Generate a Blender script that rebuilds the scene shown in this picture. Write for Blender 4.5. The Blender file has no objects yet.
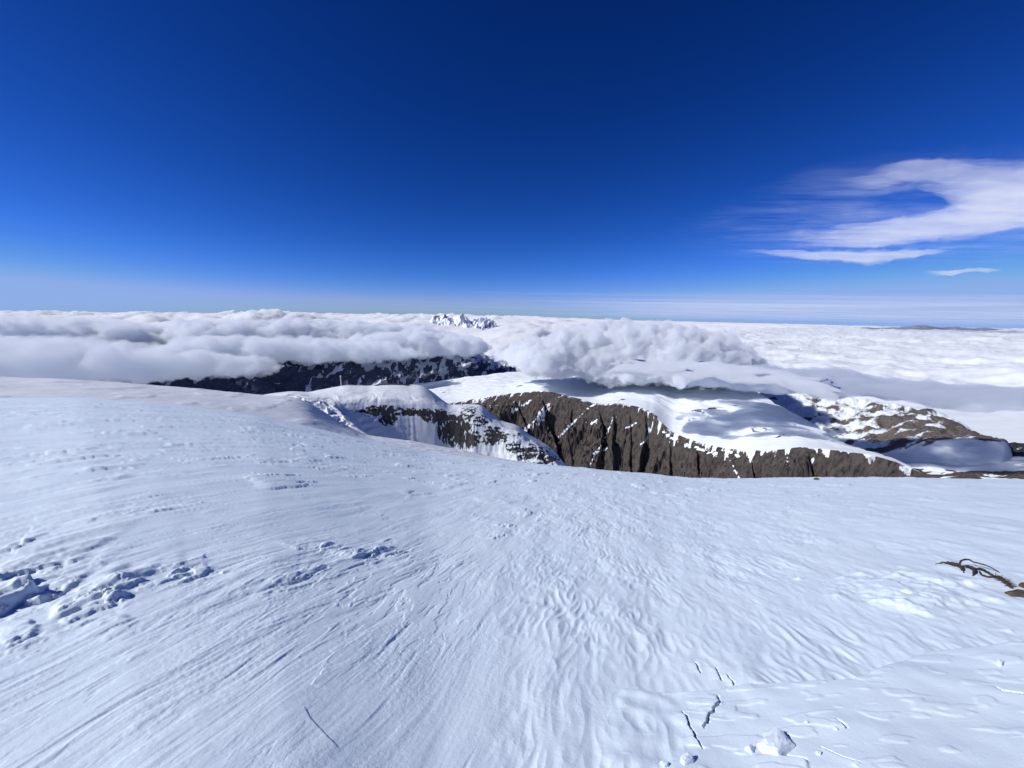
import bpy, math, random
import numpy as np
from mathutils import Matrix, Vector
random.seed(7)
R = math.radians
sc = bpy.context.scene
COL = sc.collection
F32 = np.float32

# ------------------------------------------------------------------ camera
F = 400.0                       # focal length in pixels (ultra wide phone lens)
EYE_Y, ROLL, = 311.0, R(0.80)
PITCH = math.atan((384 - EYE_Y) / F)
cam = bpy.data.cameras.new('camera'); camo = bpy.data.objects.new('camera', cam)
COL.objects.link(camo); sc.camera = camo
cam.sensor_width = 36; cam.lens = F / 1024 * 36
cam.clip_start = 0.05; cam.clip_end = 400000
M = Matrix.Rotation(math.pi / 2 - PITCH, 3, 'X') @ Matrix.Rotation(ROLL, 3, 'Z')
camo.matrix_world = M.to_4x4()
RM = np.array(M)

def px_dir(px, py):
    """azimuth (rad, 0 = straight ahead, + right) and z / horizontal distance."""
    px = np.asarray(px, float); py = np.asarray(py, float)
    d = np.stack([(px - 512) / F, -(py - 384) / F, -np.ones_like(px)], -1) @ RM.T
    return np.arctan2(d[..., 0], d[..., 1]), d[..., 2] / np.hypot(d[..., 0], d[..., 1])

def project(P):
    c = np.asarray(P, float) @ RM
    return 512 + F * c[..., 0] / -c[..., 2], 384 - F * c[..., 1] / -c[..., 2]

def near_line(px, py, pts):
    """distance (pixels at the photograph's scale) to a polyline, and position 0..1 along it."""
    best = np.full(px.shape, 1e9); par = np.zeros(px.shape); n = len(pts) - 1
    for i in range(n):
        (ax, ay), (bx, by) = pts[i], pts[i + 1]; dx, dy = bx - ax, by - ay
        t = np.clip(((px - ax) * dx + (py - ay) * dy) / (dx * dx + dy * dy), 0, 1)
        d = np.hypot(px - ax - t * dx, py - ay - t * dy); m = d < best
        best = np.where(m, d, best); par = np.where(m, (i + t) / n, par)
    return best, par

def curve(pts, end=None):
    """pixel polyline -> function az -> slope, flat-extended at the ends."""
    p = np.array(pts, float)
    xs = np.linspace(p[0, 0], p[-1, 0], int(max(400, (p[-1, 0] - p[0, 0]) / 2.5)))
    ys = np.interp(xs, p[:, 0], p[:, 1])
    k = np.ones(9) / 9
    ys2 = np.convolve(np.pad(ys, 4, mode='edge'), k, 'valid')
    a, t = px_dir(xs, ys2)
    return lambda az: np.interp(az, a, t)

def vcurve(pts):
    """(pixel x, value) list -> function of azimuth."""
    p = np.array(pts, float)
    a, _ = px_dir(p[:, 0], np.full(len(p), 400.0))
    return lambda az: np.interp(az, a, p[:, 1])

def at(px, py, r):
    a, t = px_dir(px, py)
    return Vector((float(r * math.sin(a)), float(r * math.cos(a)), float(r * t)))

# ------------------------------------------------------------------ noise
_rng = np.random.RandomState(3)
_ang = _rng.rand(1024) * 2 * np.pi
_GX, _GY = np.cos(_ang).astype(F32), np.sin(_ang).astype(F32)

def _hash(ix, iy, seed):
    h = (ix.astype(np.uint32) * np.uint32(374761393) + iy.astype(np.uint32) * np.uint32(668265263) + np.uint32((seed * 2654435761) & 0xffffffff))
    h = (h ^ (h >> np.uint32(13))) * np.uint32(1274126177)
    return h ^ (h >> np.uint32(16))

def perlin(x, y, seed=0):
    x = np.asarray(x, np.float64); y = np.asarray(y, np.float64)
    fx = np.floor(x); fy = np.floor(y)
    ix = fx.astype(np.int64); iy = fy.astype(np.int64)
    dx = (x - fx).astype(F32); dy = (y - fy).astype(F32)
    u = dx * dx * dx * (dx * (dx * 6 - 15) + 10); v = dy * dy * dy * (dy * (dy * 6 - 15) + 10)
    def g(ox, oy):
        h = (_hash(ix + ox, iy + oy, seed) & np.uint32(1023)).astype(np.int64)
        return _GX[h] * (dx - ox) + _GY[h] * (dy - oy)
    a = g(0, 0); b = g(1, 0); c = g(0, 1); d = g(1, 1)
    return ((a + u * (b - a)) * (1 - v) + (c + u * (d - c)) * v) * 1.5

def fbm(x, y, oct=4, seed=0, gain=0.5, lac=2.03):
    s = 0; a = 1.0; n = 0
    for i in range(oct):
        s = s + a * perlin(x, y, seed + i * 17); n += a; a *= gain; x = x * lac + 3.7; y = y * lac + 1.3
    return s / n

def ridged(x, y, oct=4, seed=0, gain=0.5):
    s = 0; a = 1.0; n = 0
    for i in range(oct):
        s = s + a * (1 - np.abs(perlin(x, y, seed + i * 31)) * 1.6); n += a; a *= gain; x = x * 2.07 + 5.1; y = y * 2.07 + 2.9
    return s / n

def worley(x, y, seed=0):
    x = np.asarray(x, np.float64); y = np.asarray(y, np.float64)
    ix = np.floor(x).astype(np.int64); iy = np.floor(y).astype(np.int64)
    best = np.full(x.shape, 9.0, F32)
    for ox in (-1, 0, 1):
        for oy in (-1, 0, 1):
            h = _hash(ix + ox, iy + oy, seed)
            jx = (h & np.uint32(0xffff)).astype(F32) / 65535; jy = (h >> np.uint32(16)).astype(F32) / 65535
            d = (ix + ox + jx - x) ** 2 + (iy + oy + jy - y) ** 2
            best = np.minimum(best, d.astype(F32))
    return np.sqrt(best)

def puff(x, y, seed=0):
    return np.sqrt(np.maximum(0, 1 - (worley(x, y, seed) / 0.95) ** 2))

def ss(a, b, x):
    t = np.clip((x - a) / (b - a), 0, 1); return t * t * (3 - 2 * t)

# ------------------------------------------------------------------ object helpers
def tag(o, label=None, cat=None, group=None, kind=None):
    for k, v in (('label', label), ('category', cat), ('group', group), ('kind', kind)):
        if v: o[k] = v
    return o

def mesh_np(name, co, faces, mat=None, attrs=None, smooth=True, parent=None):
    me = bpy.data.meshes.new(name)
    co = np.ascontiguousarray(co.reshape(-1, 3), F32); faces = np.ascontiguousarray(faces, np.int32)
    me.vertices.add(len(co)); me.vertices.foreach_set('co', co.ravel())
    n, k = faces.shape
    me.loops.add(n * k); me.loops.foreach_set('vertex_index', faces.ravel())
    me.polygons.add(n)
    me.polygons.foreach_set('loop_start', np.arange(0, n * k, k, dtype=np.int32))
    me.polygons.foreach_set('use_smooth', np.full(n, smooth, bool))
    for a, v in (attrs or {}).items():
        at_ = me.attributes.new(a, 'FLOAT', 'POINT'); at_.data.foreach_set('value', np.ascontiguousarray(v.ravel(), F32))
    me.update(calc_edges=True)
    if mat: me.materials.append(mat)
    o = bpy.data.objects.new(name, me); COL.objects.link(o)
    if parent: o.parent = parent
    return o

def grid_faces(n, m):
    i = np.arange(n * m, dtype=np.int32).reshape(n, m)
    return np.stack([i[:-1, :-1], i[:-1, 1:], i[1:, 1:], i[1:, :-1]], -1).reshape(-1, 4)[:, ::-1]

def grid_normal_z(P):
    a = np.gradient(P, axis=0); b = np.gradient(P, axis=1)
    n = np.cross(a, b); n /= np.linalg.norm(n, axis=-1, keepdims=True) + 1e-9
    return n * np.sign(n[..., 2:3] + 1e-9)

# ------------------------------------------------------------------ materials
def mat_new(name):
    m = bpy.data.materials.new(name); m.use_nodes = True
    nt = m.node_tree; nt.nodes.clear()
    return m, nt, nt.nodes.new('ShaderNodeOutputMaterial')

def nd(nt, t, **kw):
    n = nt.nodes.new(t)
    for k, v in kw.items():
        if k.startswith('i_'):
            key = k[2:].replace('_', ' ')
            n.inputs[int(key) if key.isdigit() else key].default_value = v
        else: setattr(n, k, v)
    return n

def ramp(nt, stops):
    r = nt.nodes.new('ShaderNodeValToRGB'); e = r.color_ramp.elements
    while len(e) < len(stops): e.new(0.5)
    for q, (p, c) in zip(e, stops):
        q.position = p; q.color = (c if isinstance(c, tuple) else (c, c, c)) + (1,)
    return r

SNOW = (0.71, 0.75, 0.79, 1)

def mat_near_snow():
    m, nt, out = mat_new('wind_packed_snow'); L = nt.links.new
    p = nd(nt, 'ShaderNodeBsdfPrincipled'); p.inputs['Roughness'].default_value = 0.62
    p.inputs['Specular IOR Level'].default_value = 0.25
    tc = nd(nt, 'ShaderNodeTexCoord')
    n1 = nd(nt, 'ShaderNodeTexNoise', i_Scale=0.9, i_Detail=5.0); L(tc.outputs['Object'], n1.inputs['Vector'])
    r1 = ramp(nt, [(0.3, (0.65, 0.75, 0.84)), (0.7, (0.71, 0.80, 0.87))]); L(n1.outputs['Fac'], r1.inputs['Fac'])
    L(r1.outputs['Color'], p.inputs['Base Color'])
    g1 = nd(nt, 'ShaderNodeTexNoise', i_Scale=95.0, i_Detail=3.0, i_Roughness=0.7); L(tc.outputs['Object'], g1.inputs['Vector'])
    g2 = nd(nt, 'ShaderNodeTexNoise', i_Scale=17.0, i_Detail=5.0, i_Roughness=0.65); L(tc.outputs['Object'], g2.inputs['Vector'])
    b1 = nd(nt, 'ShaderNodeBump', i_Strength=0.14, i_Distance=0.005); L(g1.outputs['Fac'], b1.inputs['Height'])
    b2 = nd(nt, 'ShaderNodeBump', i_Strength=0.16, i_Distance=0.02); L(g2.outputs['Fac'], b2.inputs['Height'])
    gp = nd(nt, 'ShaderNodeTexNoise', i_Scale=1.6, i_Detail=3.0); L(tc.outputs['Object'], gp.inputs['Vector'])
    gr_ = ramp(nt, [(0.42, 0.08), (0.62, 0.42)]); L(gp.outputs['Fac'], gr_.inputs['Fac']); L(gr_.outputs['Color'], b1.inputs['Strength'])
    L(b1.outputs['Normal'], b2.inputs['Normal']); L(b2.outputs['Normal'], p.inputs['Normal'])
    L(p.outputs[0], out.inputs[0])
    return m

def mat_terrain(name, rock_a, rock_b, scale, bump=1.0, snow=SNOW):
    """snow / bare rock by the vertex attribute 'rock', edge broken up by noise."""
    m, nt, out = mat_new(name); L = nt.links.new
    p = nd(nt, 'ShaderNodeBsdfPrincipled'); p.inputs['Roughness'].default_value = 0.8
    p.inputs['Specular IOR Level'].default_value = 0.15
    tc = nd(nt, 'ShaderNodeTexCoord')
    at_ = nd(nt, 'ShaderNodeAttribute', attribute_name='rock')
    n = nd(nt, 'ShaderNodeTexNoise', i_Scale=1 / scale, i_Detail=6.0, i_Roughness=0.65); L(tc.outputs['Object'], n.inputs['Vector'])
    a = nd(nt, 'ShaderNodeMath', operation='MULTIPLY_ADD', i_1=0.7, i_2=-0.35); L(n.outputs['Fac'], a.inputs[0])
    b = nd(nt, 'ShaderNodeMath', operation='ADD'); L(at_.outputs['Fac'], b.inputs[0]); L(a.outputs[0], b.inputs[1])
    r = ramp(nt, [(0.42, 0.0), (0.58, 1.0)]); L(b.outputs[0], r.inputs['Fac'])
    mp = nd(nt, 'ShaderNodeMapping'); mp.inputs['Scale'].default_value = (1, 1, 0.35); L(tc.outputs['Object'], mp.inputs['Vector'])
    n2 = nd(nt, 'ShaderNodeTexNoise', i_Scale=2.2 / scale, i_Detail=8.0, i_Roughness=0.7); L(mp.outputs[0], n2.inputs['Vector'])
    r2 = ramp(nt, [(0.34, rock_a), (0.50, tuple(0.45 * p + 0.55 * q for p, q in zip(rock_a, rock_b))), (0.70, rock_b)]); L(n2.outputs['Fac'], r2.inputs['Fac'])
    n3 = nd(nt, 'ShaderNodeTexNoise', i_Scale=0.25 / scale, i_Detail=3.0); L(tc.outputs['Object'], n3.inputs['Vector'])
    r3 = ramp(nt, [(0.3, (snow[0] * 0.93, snow[1] * 0.93, snow[2] * 0.94)), (0.7, snow[:3])]); L(n3.outputs['Fac'], r3.inputs['Fac'])
    mx = nd(nt, 'ShaderNodeMix', data_type='RGBA')
    L(r.outputs['Color'], mx.inputs['Factor']); L(r3.outputs['Color'], mx.inputs['A']); L(r2.outputs['Color'], mx.inputs['B'])
    L(mx.outputs['Result'], p.inputs['Base Color'])
    bm = nd(nt, 'ShaderNodeBump', i_Distance=scale * 0.35 * bump); L(n2.outputs['Fac'], bm.inputs['Height'])
    mm = nd(nt, 'ShaderNodeMath', operation='MULTIPLY_ADD', i_1=0.75, i_2=0.08); L(r.outputs['Color'], mm.inputs[0]); L(mm.outputs[0], bm.inputs['Strength'])
    L(bm.outputs['Normal'], p.inputs['Normal'])
    L(p.outputs[0], out.inputs[0])
    return m

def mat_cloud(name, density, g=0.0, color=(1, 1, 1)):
    """even cloud droplets: white scattering, and an absorption tint that greys it in place of shade."""
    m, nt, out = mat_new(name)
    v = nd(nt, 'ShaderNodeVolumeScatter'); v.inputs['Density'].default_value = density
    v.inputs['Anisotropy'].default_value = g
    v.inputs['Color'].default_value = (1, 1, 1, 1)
    a = nd(nt, 'ShaderNodeVolumeAbsorption'); a.inputs['Density'].default_value = density; a.inputs['Color'].default_value = color + (1,)  # tint darkens the cloud as if it lay in shadow
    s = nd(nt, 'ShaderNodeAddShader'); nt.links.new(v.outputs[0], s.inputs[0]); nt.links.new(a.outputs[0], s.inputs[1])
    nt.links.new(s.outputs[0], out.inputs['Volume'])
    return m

def mat_plain(name, a, b, scale, rough=0.85, bump=0.4):
    m, nt, out = mat_new(name); L = nt.links.new
    p = nd(nt, 'ShaderNodeBsdfPrincipled'); p.inputs['Roughness'].default_value = rough
    p.inputs['Specular IOR Level'].default_value = 0.2
    tc = nd(nt, 'ShaderNodeTexCoord')
    n = nd(nt, 'ShaderNodeTexNoise', i_Scale=scale, i_Detail=6.0, i_Roughness=0.65); L(tc.outputs['Object'], n.inputs['Vector'])
    r = ramp(nt, [(0.3, a), (0.7, b)]); L(n.outputs['Fac'], r.inputs['Fac']); L(r.outputs['Color'], p.inputs['Base Color'])
    bm = nd(nt, 'ShaderNodeBump', i_Strength=bump, i_Distance=0.3 / scale); L(n.outputs['Fac'], bm.inputs['Height']); L(bm.outputs['Normal'], p.inputs['Normal'])
    L(p.outputs[0], out.inputs[0])
    return m

# ------------------------------------------------------------------ light
SUN_AZ, SUN_EL = R(-104), R(37)
S = Vector((math.sin(SUN_AZ) * math.cos(SUN_EL), math.cos(SUN_AZ) * math.cos(SUN_EL), math.sin(SUN_EL)))
sl = bpy.data.lights.new('sun', 'SUN'); sl.energy = 3.6; sl.angle = R(0.53); sl.color = (1.0, 0.985, 0.96)
so = bpy.data.objects.new('sun', sl); COL.objects.link(so)
so.rotation_euler = S.to_track_quat('Z', 'Y').to_euler()
w = bpy.data.worlds.new('World'); sc.world = w; w.use_nodes = True
nt = w.node_tree; nt.nodes.clear()
wo = nt.nodes.new('ShaderNodeOutputWorld'); bg = nt.nodes.new('ShaderNodeBackground')
sky = nt.nodes.new('ShaderNodeTexSky'); sky.sky_type = 'NISHITA'; sky.sun_disc = False
sky.sun_elevation = SUN_EL; sky.sun_rotation = SUN_AZ
sky.altitude = 3200; sky.air_density = 1.0; sky.dust_density = 0.3; sky.ozone_density = 5.0
bg.inputs['Strength'].default_value = 0.1
# the phone's contrasty blue: a tone curve per channel on the sky's radiance
sep = nt.nodes.new('ShaderNodeSeparateColor'); com = nt.nodes.new('ShaderNodeCombineColor')
nt.links.new(sky.outputs[0], sep.inputs[0])
for i, (g_, k_) in enumerate(((2.40, 0.0560), (1.62, 0.156), (1.45, 0.345))):
    pw = nt.nodes.new('ShaderNodeMath'); pw.operation = 'POWER'; pw.inputs[1].default_value = g_
    ml = nt.nodes.new('ShaderNodeMath'); ml.operation = 'MULTIPLY'; ml.inputs[1].default_value = k_
    mi = nt.nodes.new('ShaderNodeMath'); mi.operation = 'SMOOTH_MIN'; mi.inputs[1].default_value = (2.05, 3.2, 6.1)[i]; mi.inputs[2].default_value = 0.8
    nt.links.new(sep.outputs[i], pw.inputs[0]); nt.links.new(pw.outputs[0], ml.inputs[0]); nt.links.new(ml.outputs[0], mi.inputs[0]); nt.links.new(mi.outputs[0], com.inputs[i])
nt.links.new(com.outputs[0], bg.inputs['Color']); nt.links.new(bg.outputs[0], wo.inputs[0])

vs = sc.view_settings; vs.view_transform = 'Standard'; vs.look = 'None'; vs.exposure = 0.4; vs.gamma = 1
cy = sc.cycles
cy.max_bounces = 14; cy.diffuse_bounces = 3; cy.volume_bounces = 10; cy.transparent_max_bounces = 32
cy.use_denoising = True

# ------------------------------------------------------------------ the near snow slope
H0 = 1.65
crest_near = curve([(-2200, 396), (-60, 398), (0, 398), (82, 398), (150, 402.5), (200, 408), (256, 415.5), (310, 427), (366, 440), (431, 453), (480, 459), (520, 463),
                    (580, 468), (640, 473), (680, 477.5), (720, 479), (790, 479), (860, 478.5), (940, 479), (1024, 481), (1100, 483), (2800, 500)])
rc_f = vcurve([(-1200, 120), (0, 130), (200, 110), (350, 80), (500, 55), (700, 38), (1024, 34), (2200, 32)])

def near_ak(az):
    rc = rc_f(az); k = H0 / rc ** 2
    T = crest_near(az)
    return -T - 2 * np.sqrt(H0 * k), k

def ground(px, py):
    az, t = px_dir(px, py); a, k = near_ak(az)
    b = -t - a
    disc = np.maximum(b * b - 4 * k * H0, 0)
    r = (b - np.sqrt(disc)) / (2 * k)
    return np.stack([r * np.sin(az), r * np.cos(az), -H0 - a * r - k * r * r], -1)

WAZ = R(13)
WX, WY = math.sin(WAZ), math.cos(WAZ)

def seg_field(x, y, pts):
    """distance to a ground polyline, signed side (+ = left of travel), and 0..1 position along it."""
    best = np.full(x.shape, 1e9); side = np.zeros(x.shape); par = np.zeros(x.shape)
    pts = np.asarray(pts)[:, :2]
    ln = np.r_[0, np.cumsum(np.hypot(*np.diff(pts, axis=0).T))]
    for i in range(len(pts) - 1):
        ax, ay = pts[i]; bx, by = pts[i + 1]
        dx, dy = bx - ax, by - ay; L2 = dx * dx + dy * dy
        t = np.clip(((x - ax) * dx + (y - ay) * dy) / L2, 0, 1)
        d = np.hypot(x - ax - t * dx, y - ay - t * dy)
        c = dx * (y - ay) - dy * (x - ax)
        m = d < best
        best = np.where(m, d, best); side = np.where(m, np.sign(c), side); par = np.where(m, (ln[i] + t * (ln[i + 1] - ln[i])) / ln[-1], par)
    return best, side, par

def near_height(x, y, az, r):
    u = x * WY - y * WX + 0.10 * fbm(x / 1.4, y / 1.4, 2, 7); v = x * WX + y * WY
    # screen-like region coordinate: straight-ahead azimuth splits left (fine streaks) from right (scallops)
    right = ss(R(-14), R(12), az + 0.10 * perlin(x * 0.7, y * 0.7, 5))
    far = ss(6, 18, r)
    h = np.zeros(x.shape)
    # broad undulations of the slope
    h += 0.10 * fbm(x / 9, y / 9, 3, 11) * ss(2, 10, r) + 0.022 * fbm(x / 1.7, y / 1.7, 3, 12)
    h += 0.22 * fbm(u / 9, v / 22, 3, 13) * ss(12, 40, r)
    wu = u + 0.03 * fbm(u / 0.3, v / 0.6, 2, 21) ; wv = v + 0.12 * fbm(u / 0.35, v / 0.8, 2, 22)
    # right: scalloped ripples
    s1 = perlin(wu / 0.085, wv / 0.24, 31); s2 = perlin(wu / 0.16, wv / 0.40, 32); s3 = perlin(wu / 0.045, wv / 0.15, 33)
    pat = ss(-0.25, 0.35, fbm(x / 0.9, y / 1.3, 3, 34))
    sc_ = 0.0085 * (1 - np.abs(s1) * 1.8) + 0.014 * s2 + 0.003 * s3
    h += right * sc_ * (0.35 + 0.65 * pat)
    s4 = perlin(wu / 0.42, wv / 1.1, 35)
    h += right * 0.019 * s4 * (0.5 + 0.5 * pat)
    # left: long fine wind streaks and grooves
    uw = u + 0.05 * fbm(u / 0.5, v / 1.3, 3, 46); vw = v + 0.5 * fbm(u / 0.16, v / 0.9, 3, 47)
    st1 = fbm(uw / 0.085, vw / 0.8, 5, 41, 0.6); st2 = fbm(uw / 0.22, v / 3.2, 4, 42); st3 = perlin(u / 0.5, v / 7.0, 43)
    gr = ss(0.22, 0.42, st2) ; gr2 = ss(0.30, 0.5, fbm(u / 0.12, v / 1.6, 2, 44))
    left = 1 - right
    h += left * (0.0048 * st1 * ss(-.1, .4, fbm(x / 1.1, y / 1.6, 2, 45)) + 0.009 * st2 + 0.010 * st3 - 0.005 * gr - 0.005 * gr2)
    # thin wind crust: small broken terraces everywhere, coarser further out
    cm = ss(-0.05, 0.35, fbm(x / 0.9, y / 1.2, 3, 48))
    c1 = fbm(uw / 0.13, vw / 0.34, 5, 49, 0.62); c2 = fbm(uw / 0.32, vw / 0.95, 5, 50, 0.62)
    h += (0.35 + 0.65 * left) * cm * (0.0022 * ss(0.04, 0.11, c1) + 0.0016 * ss(-0.23, -0.16, c1) + 0.003 * c1) * (1 - ss(5, 9, r))
    wd = 0.025 + 0.012 * np.clip(r - 2, 0, 12)
    h += (0.30 + 0.70 * left) * ss(-0.25, 0.3, fbm(x / 2.4, y / 2.4, 3, 53)) * (0.0062 * ss(0.08 - wd, 0.08 + wd, c2) + 0.0050 * ss(-0.18 - wd, -0.18 + wd, c2) + 0.006 * c2) * ss(1.5, 4, r) * (1 - ss(6, 10, r))
    c3 = fbm(u / 1.1, v / 3.0, 4, 54, 0.55)
    h += 0.022 * (ss(0.02, 0.16, c3) + 0.8 * c3) * ss(6, 10, r) * (0.45 + 0.55 * left) * ss(-0.3, 0.25, fbm(x / 6, y / 6, 3, 55))
    # mid-distance crust texture, wavelengths grow with distance
    m1 = fbm(u / 1.2, v / 3.6, 3, 51); m2 = fbm(u / 2.2, v / 8.0, 4, 52)
    h += far * (0.020 * m1 + 0.045 * m2 * ss(10, 40, r))
    # broken crust plates with sharp lee scarps, left middle distance
    _, _ = None, None
    pl = fbm(u / 0.55, v / 2.4, 4, 61, 0.55); pl2 = fbm(u / 0.26, v / 1.0, 3, 62, 0.6)
    reg = ss(3.6, 4.8, r) * (1 - ss(11, 19, r)) * ss(R(-2), R(-16), az + 0.12 * perlin(x * 0.5, y * 0.5, 63))
    reg2 = ss(5.0, 6.5, r) * (1 - ss(9, 14, r)) * ss(R(16), R(4), az)
    reg = np.maximum(reg, 0.75 * reg2)
    patch = ss(0.02, 0.26, fbm(x / 2.3, y / 2.3, 3, 64))
    h += reg * patch * (0.036 * ss(0.10, 0.15, pl) * (0.6 + pl) + 0.016 * ss(0.18, 0.28, pl2) * (1 - ss(6, 9, r)) + 0.010 * pl2)
    # far crust flecks
    fl = fbm(u / 1.3, v / 3.0, 4, 66)
    h += 0.05 * ss(0.24, 0.34, fl) * ss(10, 16, r) * (1 - ss(60, 110, r))
    h += 0.0024 * fbm(x / 0.028, y / 0.028, 3, 71) * (1 - ss(3, 6, r)) * (0.25 + 0.9 * left * ss(-.25, .35, fbm(x / 0.7, y / 1.0, 3, 72)))
    return h

SCARPS = [  # pixel polyline (raised on its far side), height m, back-slope length m
    ([(-30, 585), (0, 580), (40, 571), (70, 564), (85, 562)], 0.16, 0.7),
    ([(-20, 618), (0, 612), (25, 600), (50, 596), (62, 588)], 0.22, 0.5),
    ([(30, 598), (50, 590), (75, 587)], 0.10, 0.3),
    ([(50, 622), (80, 612), (112, 604), (130, 600)], 0.13, 0.5),
    ([(5, 645), (30, 636), (50, 628)], 0.08, 0.3),
    ([(90, 607), (120, 590), (150, 586)], 0.09, 0.4),
    ([(120, 588), (150, 578), (190, 572)], 0.09, 0.4),
    ([(160, 572), (200, 574), (228, 567)], 0.10, 0.35),
    ([(85, 566), (120, 561)], 0.05, 0.3),
    ([(300, 552), (325, 546), (338, 543)], 0.08, 0.4),
    ([(350, 562), (380, 555), (402, 549)], 0.10, 0.4),
    ([(235, 596), (280, 584), (340, 568)], 0.05, 0.5),
    ([(90, 642), (110, 632), (140, 620)], 0.04, 0.3),
    ([(490, 540), (515, 533)], 0.05, 0.3),
    ([(500, 527), (515, 524)], 0.08, 0.3),
    ([(-10, 556), (15, 553)], 0.08, 0.5),
]
CRACKS = [  # (polyline, depth, width)
    ([(718, 696), (719, 705), (710, 716), (703, 730)], 0.020, 0.0045),
    ([(684, 712), (690, 727), (703, 751)], 0.022, 0.005),
    ([(304, 705), (310, 718), (318, 727), (330, 740), (342, 752)], 0.0018, 0.003),
    ([(772, 752), (778, 757), (805, 762)], 0.03, 0.007),
    ([(836, 723), (848, 733)], 0.012, 0.004),
    ([(822, 750), (840, 760), (860, 768)], 0.015, 0.004),
    ([(695, 662), (702, 674)], 0.012, 0.004), ([(716, 668), (722, 682)], 0.012, 0.004), ([(727, 675), (735, 687)], 0.012, 0.004),
    ([(310, 688), (325, 668)], 0.0018, 0.003),
    ([(993, 688), (1003, 694), (1024, 696)], 0.012, 0.006),
]
SLAB = [(640, 690), (655, 692), (716, 691), (735, 687), (780, 684), (850, 682), (895, 664), (930, 652), (980, 648), (1060, 640)]
MOUND = ground(np.array([905., 936., 893., 920.]), np.array([592., 578., 606., 606.]))

def near_features(x, y, az, r):
    h = np.zeros(x.shape)
    for pl, H, L in SCARPS:
        P = ground([p[0] for p in pl], [p[1] for p in pl])
        m = np.hypot(x - P[:, 0].mean(), y - P[:, 1].mean()) < 4.0 + L * 3
        xs, ys = x[m], y[m]
        jit = 0.11 * fbm((xs * WY - ys * WX) / 0.35, (xs * WX + ys * WY) / 0.9, 5, 81, 0.55)
        d, s, t = seg_field(xs + jit, ys - 1.5 * jit, P)
        sd = d * s
        endf = ss(0, 0.18, t) * ss(1, 0.8, t)
        us, vs_ = xs * WY - ys * WX, xs * WX + ys * WY
        rough = np.clip(0.55 + 1.5 * fbm(us / 0.22, vs_ / 0.75, 4, 82, 0.55), 0, 1.3)
        H = H * 0.32; L = L * 1.3
        h[m] += H * endf * rough * np.where(sd > 0, ss(0, 0.015, sd) * np.exp(-(np.maximum(sd, 0) / L) ** 1.2), 0)
        h[m] += 0.022 * endf * np.exp(-(d / 0.20) ** 2) * ss(0.0, 0.22, fbm(us / 0.09, vs_ / 0.24, 4, 89, 0.55)) * min(1, H / 0.035)
        h[m] -= 0.2 * H * endf * np.where(sd <= 0, np.exp(-(sd / (0.35 * L)) ** 2), np.exp(-(sd / 0.04) ** 2))
    # smooth slab, lower right
    P = ground([p[0] for p in SLAB], [p[1] for p in SLAB])
    d, s, t = seg_field(x, y, P)
    near = r < 6
    slab = np.where(near & (az > R(5)), ss(-0.004, 0.012, -d * s + 0.006 * perlin(x / 0.08, y / 0.08, 83)), 0) * ss(R(18), R(34), az + 0.25 * fbm(x / 0.25, y / 0.25, 2, 84))
    for pl, D, W in CRACKS:
        P = ground([p[0] for p in pl], [p[1] for p in pl])
        m = np.hypot(x - P[:, 0].mean(), y - P[:, 1].mean()) < 0.8
        xs, ys = x[m], y[m]
        j = 0.020 * fbm(xs / 0.09, ys / 0.09, 4, 85, 0.6)
        d, s, t = seg_field(xs + j, ys - j, P)
        endf = ss(0, 0.15, t) * ss(1, 0.85, t)
        h[m] -= (2.6 if D > 0.005 else 0.0) * D * endf * np.exp(-(d / (1.0 * W)) ** 4)
        h[m] += (0.45 * np.exp(-(d / (W * 14)) ** 2) if D > 0.005 else 2.6 * ss(0, 0.004, d) * np.exp(-d / 0.07)) * D * endf * (d * s < 0)
    # lumpy mound under the twigs
    for (mx, my, _), (rx, H) in zip(MOUND, ((0.60, .035), (0.34, .035), (0.2, .02), (0.3, .025))):
        q = np.hypot(x - mx, y - my) / rx * (1 + 0.9 * fbm(x / 0.2, y / 0.2, 3, 86))
        h += H * (1 - ss(0.25, 1.0, q))
    mm = np.exp(-((np.hypot(x - MOUND[0, 0], y - MOUND[0, 1])) / 0.45) ** 2)
    h += mm * 0.012 * ridged(x / 0.3, y / 0.3, 4, 87) + mm * 0.018 * ss(.0, .05, fbm(x / 0.25, y / 0.4, 3, 88))
    return h, slab, mm

def near_z(x, y):
    x = np.asarray(x, float); y = np.asarray(y, float)
    r = np.hypot(x, y); az = np.arctan2(x, y)
    a, k = near_ak(az)
    f, slab, mm = near_features(x, y, az, r)
    d = near_height(x, y, az, r)
    sm = np.clip(slab + 0.8 * mm, 0, 1)
    soft = 0.03 * fbm(x / 0.8, y / 0.5, 3, 91) + 0.006 * ss(.1, .25, fbm(x / 0.35, y / 0.12, 3, 92))
    fade = ss(170, 60, r)
    return -H0 - a * r - k * r * r + fade * (d * (1 - sm) + soft * sm + 0.022 * slab + f)

azs = np.concatenate([np.linspace(R(-115), R(-78), 70, endpoint=False), np.linspace(R(-78), R(78), 1480), np.linspace(R(78), R(115), 71)[1:]])
rs = np.concatenate([np.geomspace(0.25, 1.1, 70, endpoint=False), 1.1 / (1 - np.linspace(0, 1 - 1.1 / 30, 900, endpoint=False)), np.geomspace(30, 200, 170)])
AZ, RR = np.meshgrid(azs, rs)
X, Y = RR * np.sin(AZ), RR * np.cos(AZ)
from concurrent.futures import ThreadPoolExecutor
with ThreadPoolExecutor(4) as ex:
    Z = np.concatenate(list(ex.map(lambda i: near_z(X[i], Y[i]), np.array_split(np.arange(len(X)), 24))))
M_near = mat_near_snow()
o = mesh_np('snow_slope', np.stack([X, Y, Z], -1), grid_faces(*X.shape)[:, ::-1], M_near)
tag(o, kind='structure')
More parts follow.
